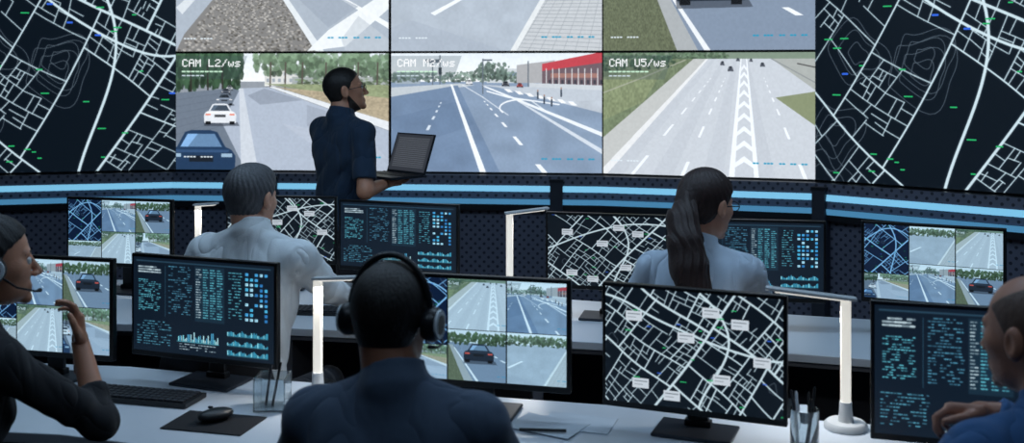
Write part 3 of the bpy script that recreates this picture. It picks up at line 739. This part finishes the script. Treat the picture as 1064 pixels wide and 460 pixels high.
def head_sdf(P, nbl, female=False, ears=True):
    j = .9 if female else 1.0
    d = union([ell(P, (0, -.012, .030), (.076, .097, .087)), ell(P, (0, .030, -.030), (.060, .060, .080)),
               ell(P, (0, .032, -.078), (.048*j, .052, .034*j)), ell(P, (.036, .055, -.018), (.024, .024, .022)), ell(P, (-.036, .055, -.018), (.024, .024, .022))], .022)
    d = smin(d, ell(P, (0, .076, -.102), (.02*j, .016, .016)), .014)
    d = smin(d, cone(P, (-.032, .076, .018), (.032, .076, .018), .012*j, .012*j), .012)
    for s in (-1, 1): d = smax(d, -ell(P, (s*.031, .099, -.001), (.016, .016, .011)), .010)
    d = smin(d, cone(P, (0, .088, .004), (0, .108, -.036), .006, .0105), .008)
    for s in (-1, 1): d = smin(d, ell(P, (s*.011, .099, -.040), (.008, .009, .007)), .006)
    d = smin(d, cone(P, (-.019, .084, -.066), (.019, .084, -.066), .006, .006), .006)
    d = smin(d, cone(P, (-.015, .084, -.076), (.015, .084, -.076), .007, .007), .005)
    if ears:
        for s in (-1, 1):
            e = ell(P, (s*.082, -.014, -.006), (.012, .020, .033)); e = smax(e, -ell(P, (s*.093, -.008, -.004), (.007, .011, .021)), .004)
            d = smin(d, e, .006)
    d = smin(d, cone(P, (0, -.030, -.055), nbl, .056 if not female else .044, .064 if not female else .049), .022)
    return d
ZL = ([-.12, -.05, -.032, -.016, .002, .012, .03, .055, .075, .09], [-.070, -.066, -.040, .012, .006, .004, .035, .055, .068, .085])
def hair_sdf(P, style):
    x, y, z = P[..., 0], P[..., 1], P[..., 2]; th = {'short': .006, 'grey': .009, 'crop': .0035, 'buzz': .0022, 'long': .011, 'bun': .008}[style]
    base = union([ell(P, (0, -.013, .031), (.077+th, .098+th, .088+th)), ell(P, (0, -.036, -.026), (.058+th, .050+th, .052))], .02)
    if style == 'grey': base = smin(base, ell(P, (.008, .01, .080), (.060, .070, .040)), .02)
    zl = np.interp(y, ZL[0], ZL[1]).astype(np.float32)
    reg = (zl-z)*.8+.002*np.sin(x*300)*np.sin(y*260)
    th2 = np.arctan2(x, y+.035); st = np.sin(th2*70+4*np.sin(z*50)+3*np.sin(y*40))*.0006+np.sin(th2*23+5*np.sin(z*30+x*20))*.0008
    if style in ('crop', 'buzz'): st = st*.2
    if style == 'grey': st = st*1.2
    d = smax(base+st, reg, .006)
    if style == 'buzz':
        top = ell(P, (0, .045, .10), (.062, .105, .075)); d = smax(d, -top, .008)
    if style == 'long': d = smin(d, ell(P, (0, -.100, -.01), (.045, .040, .055))+st, .025)
    if style == 'bun': d = smin(d, ell(P, (0, -.125, .0), (.035, .03, .035))+st, .012)
    return d
def basis(f, pitch=0, roll=0):
    f = nrm((f[0], f[1], 0)); up = np.array((0, 0, 1.)); r = np.cross(f, up)
    f2 = f*math.cos(pitch)+up*math.sin(pitch); u2 = np.cross(r, f2)
    r2 = r*math.cos(roll)+u2*math.sin(roll); u3 = np.cross(r2, f2)
    return np.stack([r2, f2, u3], 1)
def hand_mesh(right, curl=(25, 30, 22), spread=1.0, thumb_in=0.0):
    s = -1 if right else 1
    def fn(P):
        x = P.copy(); q = np.abs(x-np.array((0, .048, 0), np.float32))-np.array((.028, .032, .004), np.float32)
        palm = np.sqrt((np.maximum(q, 0)**2).sum(-1))+np.minimum(q.max(-1), 0)-.0105
        d = smin(palm, cone(P, (0, -.075, 0), (0, .015, 0), .026, .022), .014)
        fi = []
        for k, (bx, L, r) in enumerate(((.029, .070, .0088), (.0095, .079, .0090), (-.0100, .073, .0086), (-.0285, .057, .0076))):
            p = np.array((s*bx, .082-(.006 if k == 3 else 0), 0)); ang = 0; fan = s*bx*2.2*spread; c = (curl[0]+k*4, curl[1]+k*3, curl[2])
            for j, fr in enumerate((.46, .30, .24)):
                ang += math.radians(c[j]); dr = np.array((fan*math.cos(ang), math.cos(ang), -math.sin(ang))); dr = dr/np.linalg.norm(dr)
                q2 = p+dr*L*fr; fi.append(cone(P, p, q2, r*(1-.09*j), r*(1-.09*(j+1)))); p = q2
        f = fi[0]
        for g in fi[1:]: f = smin(f, g, .0012)
        d = smin(d, f, .005)
        t0 = np.array((s*.022, .018, -.004)); t1 = np.array((s*.048, .045, -.014-.01*thumb_in)); t2 = np.array((s*(.056-.02*thumb_in), .073, -.022-.012*thumb_in)); t3 = np.array((s*(.054-.03*thumb_in), .093, -.028-.016*thumb_in))
        d = smin(d, union([cone(P, t0, t1, .015, .0115), cone(P, t1, t2, .0115, .0098), cone(P, t2, t3, .0098, .008)], .003), .006)
        return d
    return mesh_sdf(fn, (-.085, -.085, -.11), (.085, .19, .04), .0042)

def person(name, sh, hip, fwd, shw, head, arms, legs, mats, hair, sleeve='long', female=False, cloth_amp=.006, extras=(), shirt_h=.0068, beard=None, neckz=.07, collar=True):
    sh = np.array(sh, float); hip = np.array(hip, float); up = nrm(sh-hip); f = nrm((fwd[0], fwd[1], 0)); r = nrm(np.cross(f, up)); f = np.cross(up, r)
    Bm = np.stack([r, f, up], 0); T = np.linalg.norm(sh-hip); bb = B(name)
    kx = .86 if female else .98
    SR = sh+r*shw-up*.018; SL = sh-r*shw-up*.018; nb = sh+up*neckz-f*.01
    hc, hf, hp, hr = head; hc = np.array(hc, float); HB = basis(hf, hp, hr)
    nbl = HB.T @ (nb-hc)-np.array((0, 0, .01))
    def shirt(P):
        ds = [ell(P, sh-up*T*.30+f*.005, (shw*.95, .118*kx, T*.42), Bm), ell(P, sh-up*T*.68, (.150*kx, .112*kx, T*.34), Bm),
              ell(P, hip+up*.02, (.170*kx, .128*kx, .11), Bm), cone(P, SR-r*.015, SL+r*.015, .056*kx, .056*kx),
              cone(P, nb-up*.03, SR+up*.0, .055*kx, .047*kx), cone(P, nb-up*.03, SL+up*.0, .055*kx, .047*kx)]
        for s in (-1, 1): ds.append(ell(P, sh-up*.10-f*.050+r*s*shw*.50, (.070*kx, .050*kx, .10), Bm))
        if female: ds.append(ell(P, sh-up*T*.33+f*.075, (.12, .06, .07), Bm))
        d = union(ds, .045)
        sp = cone(P, sh-up*.10-f*.150*kx, sh-up*T*.85-f*.138*kx, .010, .010); d = smax(d, -sp, .04)
        for S0, (E, Wr, _, _, _) in ((SR, arms[0]), (SL, arms[1])):
            E = np.array(E, float); Wr = np.array(Wr, float)
            if sleeve == 'short':
                e2 = S0+(E-S0)*.80; a = cone(P, S0, e2, .060*kx, .058*kx)
                nn = nrm(E-S0); a = smax(a, (P-e2.astype(np.float32)) @ nn.astype(np.float32)-.0, .004)
                d = smin(d, a, .03)
            else:
                fr = {'long': .94, 'half': .45}[sleeve]; w2 = E+(Wr-E)*fr; nn = nrm(Wr-E)
                a2 = smax(cone(P, E, Wr, .050*kx, .037*kx), (P-w2.astype(np.float32)) @ nn.astype(np.float32), .004)
                cuff = smax(cone(P, w2-nn*.05, w2, .043*kx, .043*kx), (P-w2.astype(np.float32)) @ nn.astype(np.float32), .003); a2 = smin(a2, cuff, .004)
                a = smin(cone(P, S0, E, .058*kx, .050*kx), a2, .018)
                el = np.sqrt(((P-E.astype(np.float32))**2).sum(-1)); a = a+.0045*np.sin(el*120)*np.exp(-(el/.10)**2)
                d = smin(d, a, .03)
        d = d+wrinkle(P, cloth_amp)
        cd = nrm(hc-nb); up2 = nb+cd*(.036 if collar else .012)
        col = cone(P, nb-cd*.02, nb+cd*.05, .072*kx, .066*kx)
        col = smax(col, (P-up2.astype(np.float32)) @ cd.astype(np.float32), .003)
        if collar: col = smin(col, smax(cone(P, nb-cd*.01, nb+cd*.012, .079*kx, .072*kx), (P-(nb+cd*.016).astype(np.float32)) @ cd.astype(np.float32), .004), .004)
        d = smin(d, col, .006)
        d = smax(d, -((P-(hip-up*.07).astype(np.float32)) @ up.astype(np.float32)), .01)
        return d
    pts = np.array([SR, SL, hip-up*.1, nb+(0, 0, .07)]+[a[0] for a in arms]+[a[1] for a in arms])
    V, Fc = mesh_sdf(shirt, pts.min(0)-.16, pts.max(0)+.12, shirt_h); bb.add(V, Fc, mats['shirt'], True)
    HR = hip+r*.09-up*.03; HL = hip-r*.09-up*.03
    def trou(P):
        ds = [ell(P, hip-up*.02, (.165*kx, .122*kx, .11), Bm)]
        for h0, (K, A) in ((HR, legs[0]), (HL, legs[1])):
            ds.append(smin(cone(P, h0, K, .083*kx, .060*kx), cone(P, K, A, .058*kx, .046*kx), .02))
        return union(ds, .03)+wrinkle(P, .003)
    pts = np.array([HR, HL, hip]+[l[0] for l in legs]+[l[1] for l in legs])
    V, Fc = mesh_sdf(trou, pts.min(0)-.15, pts.max(0)+.15, .012); bb.add(V, Fc, mats['trousers'], True)
    for K, A in legs:
        A = Vector(A); d3 = Vector((f[0], f[1], 0)).normalized(); Rm = rotz(math.atan2(d3.y, d3.x)-math.pi/2)
        def shoe(P, A=np.array(A), d=np.array(d3)):
            dd = union([cone(P, A-(0, 0, .0), (A[0], A[1], .05), .04, .042), ell(P, (A[0]+d[0]*.06, A[1]+d[1]*.06, .035), (.046, .125, .042), np.array(Rm).T), ], .02)
            return np.maximum(dd, -(P[..., 2]-.002))
        a = np.array(A); V, Fc = mesh_sdf(shoe, (a[0]-.22, a[1]-.22, -.02), (a[0]+.22, a[1]+.22, a[2]+.06), .01); bb.add(V, Fc, mats['shoes'], True)
    def toW(V): return V @ HB.T+hc
    lo = np.minimum((-.11, -.13, -.15), nbl-.07); hi = np.maximum((.11, .14, .14), nbl+.07)
    V, Fc = mesh_sdf(lambda P: head_sdf(P, nbl, female), lo, hi, .0034); bb.add(toW(V), Fc, mats['skin'], True)
    if hair:
        V, Fc = mesh_sdf(lambda P: hair_sdf(P, hair), (-.12, -.18, -.13), (.12, .14, .15), .0030); bb.add(toW(V), Fc, mats['hair'], True)
    if beard:
        def bd(P):
            x, y, z = P[..., 0], P[..., 1], P[..., 2]; h = head_sdf(P, nbl, False, False)-.004+.001*np.sin(x*500)*np.sin(z*600)
            lim = np.maximum(z+.052+np.clip(.02-y, -1, .02)*-1.6*1.0, -y-.005+0*z); mouth = ell(P, (0, .09, -.071), (.019, .03, .009))
            return smax(smax(smax(h, lim, .006), -mouth, .003), -(z+.125), .004)
        V, Fc = mesh_sdf(bd, (-.1, -.03, -.14), (.1, .13, .0), .0034)
        bb.add(toW(V), Fc, beard, True)
    HM = Matrix(HB.tolist())
    for s in (-1, 1):
        e = toW(np.array([(s*.031, .0795, -.001)]))[0]; bb.sphere(e, .0115, M_eye); e2 = toW(np.array([(s*.031, .0895, -.001)]))[0]; bb.sphere(e2, (.005, .003, .005), M_iris, HM)
        bp = [toW(np.array([(s*(.014+.012*t), .0905-.004*t*t*.6, .018+.004*math.sin(t*1.5))]))[0] for t in (0, 1, 2, 2.6)]
        bb.tube(bp, [.002, .0034, .003, .001], mats['hair'], 6)
    lp = [toW(np.array([(x, .0905-8*x*x, -.071)]))[0] for x in (-.018, -.009, 0, .009, .018)]
    bb.tube(lp, [.001, .0022, .0026, .0022, .001], M_lip, 6)
    for k, (E, Wr, hd, pn, curl) in enumerate(arms):
        E = np.array(E, float); Wr = np.array(Wr, float); S0 = SR if k == 0 else SL
        if sleeve != 'long':
            def arm(P):
                d = cone(P, E, Wr, .042*kx, .027*kx)
                if sleeve == 'short': d = smin(d, cone(P, S0+(E-S0)*.6, E, .046*kx, .040*kx), .02)
                return d
            pp = np.array([S0+(E-S0)*.55, E, Wr]); V, Fc = mesh_sdf(arm, pp.min(0)-.07, pp.max(0)+.07, .006); bb.add(V, Fc, mats['skin'], True)
        y = nrm(hd); z = -nrm(pn); z = nrm(z-y*np.dot(y, z)); x = np.cross(y, z); HMx = np.stack([x, y, z], 1)
        V, Fc = hand_mesh(k == 0, curl); sc = .92 if female else 1.0
        bb.add((V*sc) @ HMx.T+Wr, Fc, mats['skin'], True)
    for ex in extras: ex(bb, toW, HM)
    return bb.build()

M_eye = mat("eye_white", (205, 205, 205), .3, var=0); M_iris = mat("eye_iris", (50, 34, 24), .2, var=0); M_lip = mat("lips", (140, 78, 72), .5)
def skin(n, c): return mat(n, c, .46, var=.18, vscale=22, bump=.14, bscale=260, bdist=.004, sss=.10)
def cloth(n, c, folds=.55, **k): return mat(n, c, .88, var=.10, vscale=14, bump=.25, bscale=420, bdist=.003, sheen=.12, folds=folds, **k)
def hairm(n, c, v=.5): return mat(n, c, .55, var=v, vscale=110, bump=.55, bscale=230, bdist=.004, stretch=(1, 1, .25))
M_trD = cloth("dark_trousers", (24, 27, 36)); M_shoe = mat("black_leather", (14, 14, 16), .35)
M_headset = mat("headset_plastic", (24, 26, 31), .35); M_ring = mat("headset_light_ring", (215, 225, 232), .4)

def headset(bb, toW, HM, mic=1):
    R = .098
    arc = [toW(np.array([(R*.93*math.cos(t), -.012, .012+.122*math.sin(t))]))[0] for t in np.linspace(0, math.pi, 28)]
    bb.tube(arc, .0075, M_headset, 10)
    for sd in (-1, 1):
        c0 = [toW(np.array([(sd*x, -.008, -.006)]))[0] for x in (.078, .088, .098, .108, .112)]
        bb.tube(c0, [.033, .037, .037, .032, .026], M_headset, 22)
        c1 = [toW(np.array([(sd*x, -.008, -.006)]))[0] for x in (.109, .1135)]
        bb.tube(c1, [.031, .0295], M_ring, 22); c2 = [toW(np.array([(sd*x, -.008, -.006)]))[0] for x in (.112, .115)]
        bb.tube(c2, .020, M_headset, 22)
    pts = [toW(np.array([p]))[0] for p in ((mic*.105, .01, -.02), (mic*.098, .05, -.055), (mic*.07, .095, -.075), (mic*.045, .108, -.078))]
    bb.tube(pts, [.003, .0028, .0028, .006], M_headset, 8)
def glasses(bb, toW, HM):
    for s in (-1, 1):
        ring = [toW(np.array([(s*.033+.024*math.cos(t), .101, .0+.017*math.sin(t))]))[0] for t in np.linspace(0, 2*math.pi, 21)]
        bb.tube(ring, .0018, M_headset, 6, cap=False)
        bb.tube([toW(np.array([p]))[0] for p in ((s*.057, .100, .004), (s*.076, .08, .004), (s*.083, .0, .002), (s*.084, -.02, -.012))], .002, M_headset, 6)
    bb.tube([toW(np.array([p]))[0] for p in ((-.009, .102, .002), (0, .104, .005), (.009, .102, .002))], .0018, M_headset, 6)

sk1 = skin("skin_dark", (146, 98, 76)); sk2 = skin("skin_light", (218, 162, 136)); sk3 = skin("skin_medium", (200, 142, 114)); sk4 = skin("skin_tan", (172, 120, 98))
C1 = (30, 35, 28)
person("seated_man", (-.245, 2.20, 1.045), (-.25, 2.12, .56), (.2, .98), .182, ((-.255, 2.25, 1.232), (.28, .96), -.06, 0),
       [((.02, 2.34, .82), (.015, 2.55, .805), (.0, 1, -.05), (0, 0, -1), C1), ((-.50, 2.34, .82), (-.40, 2.56, .805), (.2, 1, -.05), (0, 0, -1), C1)],
       [((-.08, 2.55, .52), (-.06, 2.56, .09)), ((-.33, 2.57, .52), (-.34, 2.58, .09))],
       dict(skin=sk1, shirt=cloth("slate_blue_shirt", (72, 88, 110)), trousers=M_trD, hair=hairm("black_hair", (30, 25, 24)), shoes=M_shoe), 'crop', cloth_amp=.008,
       extras=(lambda bb, t, H: headset(bb, t, H, 1),))
chair(-.25, 2.12, .2, .98, .45, .82)
person("seated_man", (-.925, 3.77, 1.118), (-.94, 3.74, .58), (.3, .95), .186, ((-.935, 3.805, 1.296), (.42, .9), -.08, .03),
       [((-.66, 3.83, .965), (-.60, 4.03, .875), (.35, .85, -.3), (-.1, -.2, -1), (20, 25, 20)), ((-1.24, 3.86, .90), (-1.10, 4.10, .84), (.2, .9, -.3), (0, -.2, -1), C1)],
       [((-.72, 4.14, .54), (-.70, 4.18, .09)), ((-1.0, 4.16, .54), (-1.0, 4.19, .09))],
       dict(skin=sk2, shirt=cloth("white_shirt", (236, 242, 248), .7), trousers=M_trD, hair=hairm("grey_hair", (84, 84, 88), .65), shoes=M_shoe), 'grey', cloth_amp=.012)
chair(-.94, 3.76, .3, .95, .47, .84)
def ponytail(bb, toW, HM):
    ch = [(.60, 3.60, 1.315), (.575, 3.555, 1.25), (.572, 3.51, 1.18), (.584, 3.480, 1.11), (.598, 3.468, 1.04), (.606, 3.470, .975), (.604, 3.475, .93)]; rr = [.040, .046, .052, .053, .048, .034, .010]
    def fn(P):
        d = union([cone(P, ch[i], ch[i+1], rr[i], rr[i+1]) for i in range(len(ch)-1)], .04); x, y, z = P[..., 0], P[..., 1], P[..., 2]
        u = x+.010*np.sin(z*26)+.004*np.sin(z*57+1)
        return d+.0026*np.sin(u*210+y*60)+.0012*np.sin(u*480+y*90)+.0025*np.sin(z*36+x*30)
    lo = np.min(ch, 0)-.09; hi = np.max(ch, 0)+.09
    V, Fc = mesh_sdf(fn, lo, hi, .0034); bb.add(V, Fc, M_hairW, True)
    bb.tube([(.603, 3.602, 1.30), (.592, 3.585, 1.276)], .045, M_headset, 18)
M_hairW = hairm("dark_brown_hair", (50, 34, 32))
person("seated_woman", (.645, 3.63, 1.09), (.64, 3.58, .57), (.3, .95), .165, ((.675, 3.66, 1.292), (.80, .60), -.10, 0),
       [((.90, 3.76, .88), (.86, 3.95, .81), (-.1, 1, -.1), (0, 0, -1), C1), ((.40, 3.80, .88), (.50, 3.99, .81), (.3, 1, -.1), (0, 0, -1), C1)],
       [((.80, 3.98, .53), (.82, 4.0, .09)), ((.58, 4.0, .53), (.58, 4.02, .09))],
       dict(skin=sk2, shirt=cloth("pale_blue_shirt", (206, 222, 240), .7), trousers=M_trD, hair=M_hairW, shoes=M_shoe), 'long', female=True, cloth_amp=.011, extras=(ponytail, glasses))
chair(.64, 3.57, .3, .95, .46, .88)
person("seated_woman", (-1.37, 2.66, 1.075), (-1.46, 2.60, .56), (.5, .86), .155, ((-1.345, 2.74, 1.262), (.88, .48), .02, 0),
       [((-1.065, 2.73, .85), (-1.150, 2.82, 1.03), (-.12, .03, 1), (-.8, -.5, -.1), (18, 30, 24)), ((-1.66, 2.80, .87), (-1.62, 3.02, .80), (.1, 1, -.05), (0, 0, -1), C1)],
       [((-1.25, 2.98, .52), (-1.22, 3.02, .09)), ((-1.50, 3.05, .52), (-1.50, 3.08, .09))],
       dict(skin=sk3, shirt=cloth("black_sweater", (24, 25, 31)), trousers=M_trD, hair=hairm("black_hair_b", (22, 20, 22)), shoes=M_shoe), 'bun', sleeve='half', female=True, collar=False, cloth_amp=.010,
       extras=(lambda bb, t, H: headset(bb, t, H, 1),))
chair(-1.46, 2.60, .5, .86, .45, .82)
person("seated_man", (1.06, 2.04, 1.05), (1.10, 1.98, .56), (-.2, .98), .186, ((1.03, 2.09, 1.236), (-.5, .86), -.05, 0),
       [((1.27, 2.25, .89), (1.05, 2.33, 1.005), (-.92, .30, .0), (-.1, -.3, -1), (35, 50, 35)), ((.80, 2.22, .84), (.90, 2.43, .805), (.2, 1, -.05), (0, 0, -1), C1)],
       [((1.18, 2.42, .52), (1.18, 2.44, .09)), ((.95, 2.42, .52), (.94, 2.44, .09))],
       dict(skin=sk4, shirt=cloth("blue_shirt", (48, 92, 142)), trousers=M_trD, hair=hairm("buzzed_hair", (92, 70, 60), .3), shoes=M_shoe), 'buzz', cloth_amp=.010)
chair(1.10, 1.96, -.2, .98, .45, .82)
person("standing_man", (-.885, 5.52, 1.455), (-.90, 5.52, .95), (.7, .714), .175, ((-.872, 5.535, 1.652), (.96, .28), .20, 0),
       [((-.735, 5.30, 1.15), (-.655, 5.47, 1.168), (.62, .78, .02), (0, 0, 1), (8, 12, 12)), ((-1.0, 5.78, 1.17), (-.84, 5.76, 1.168), (.95, .1, .02), (0, 0, 1), (8, 12, 12))],
       [((-.84, 5.46, .50), (-.86, 5.44, .09)), ((-.98, 5.62, .50), (-1.0, 5.60, .09))],
       dict(skin=sk3, shirt=cloth("navy_polo", (30, 52, 76), .8), trousers=M_trD, hair=hairm("black_hair_d", (26, 21, 20)), shoes=M_shoe), 'crop', sleeve='short',
       extras=(glasses,), beard=hairm("beard_hair", (44, 30, 26)), cloth_amp=.012)
def laptop():
    bb = B("laptop"); d = Vector((.7, -.714, 0)).normalized(); f = Vector((.714, .7, 0)).normalized()
    h = Vector((-.572, 5.665, 1.207)); w, dp = .32, .22
    def slab(o, a, c, n, th, m):
        P = [o-a*w/2, o+a*w/2, o+a*w/2+c, o-a*w/2+c]; V = P+[p+n*th for p in P]
        bb.add(V, [(3, 2, 1, 0), (4, 5, 6, 7), (0, 1, 5, 4), (1, 2, 6, 5), (2, 3, 7, 6), (3, 0, 4, 7)], m)
    slab(h, d, -f*dp, Vector((0, 0, -1)), .014, M_dgrey)
    up = (Vector((0, 0, 1))*math.cos(math.radians(20))+f*math.sin(math.radians(20)))
    n = f*math.cos(math.radians(20))-Vector((0, 0, 1))*math.sin(math.radians(20))
    slab(h, d, up*dp, n, .008, M_dgrey)
    c = Cv(320, 220, (54, 58, 66))
    for j in range(16): c.line((.08, .1+j*.052), (.92, .1+j*.052), .014, (112, 118, 126))
    for i in range(12): c.line((.08+i*.076, .08), (.08+i*.076, .9), .010, (84, 88, 96))
    m = screen_mat("laptop_display", c, .9)
    a0 = h-d*(w/2-.008)+up*.01-n*.001; a1 = h+d*(w/2-.008)+up*.01-n*.001
    bb.quad([a0, a1, a1+up*(dp-.018), a0+up*(dp-.018)], m)
    for j in range(5):
        for i in range(13):
            o = h-f*(.035+j*.022)+d*((i-6)*.022)+Vector((0, 0, .001)); Rr = rotz(math.atan2(d.y, d.x)); bb.box(o, (.018, .018, .003), M_black, Rr)
    bb.build(.001)
laptop()

# ------------------------------------------------------------------ lights
def area(name, loc, sx, sy, e, col, rot=(0, 0, 0)):
    li = bpy.data.lights.new(name, 'AREA'); li.shape = 'RECTANGLE'; li.size = sx; li.size_y = sy; li.energy = e; li.color = col
    o = bpy.data.objects.new(name, li); o.location = loc; o.rotation_euler = rot; bpy.context.scene.collection.objects.link(o)
for i, (x, y, sx, e) in enumerate(((-1.2, 4.0, 2.2, 15), (1.4, 3.7, 2.2, 13), (-.2, 2.9, 3.4, 6), (.1, 1.3, 3.0, 6.5))):  # unseen ceiling panels added to light the room; last brightens the front backs
    bb = B("added_ceiling_panel"); bb.box((x, y, CEIL-.03), (sx, .3, .05), M_lampW); bb.box((x, y, CEIL-.058), (sx-.04, .26, .006), M_addLum); bb.build(.003)
    area("added_ceiling_light", (x, y, CEIL-.08), sx, .26, e, (.52, .76, 1.0))
w = bpy.data.worlds.new("World"); bpy.context.scene.world = w; w.use_nodes = True
w.node_tree.nodes["Background"].inputs[0].default_value = (.20, .36, .6, 1); w.node_tree.nodes["Background"].inputs[1].default_value = .05

# ------------------------------------------------------------------ camera
cd = bpy.data.cameras.new("camera"); cam = bpy.data.objects.new("camera", cd); bpy.context.scene.collection.objects.link(cam)
cam.location = (0, 0, 1.76); cam.rotation_euler = (math.radians(90), 0, 0)
cd.sensor_width = 36; cd.lens = 37.2; cd.shift_y = -158/1064; cd.clip_start = .05
cd.dof.use_dof = True; cd.dof.focus_distance = 4.4; cd.dof.aperture_fstop = 3.4
bpy.context.scene.camera = cam
bpy.context.scene.view_settings.view_transform = 'Standard'
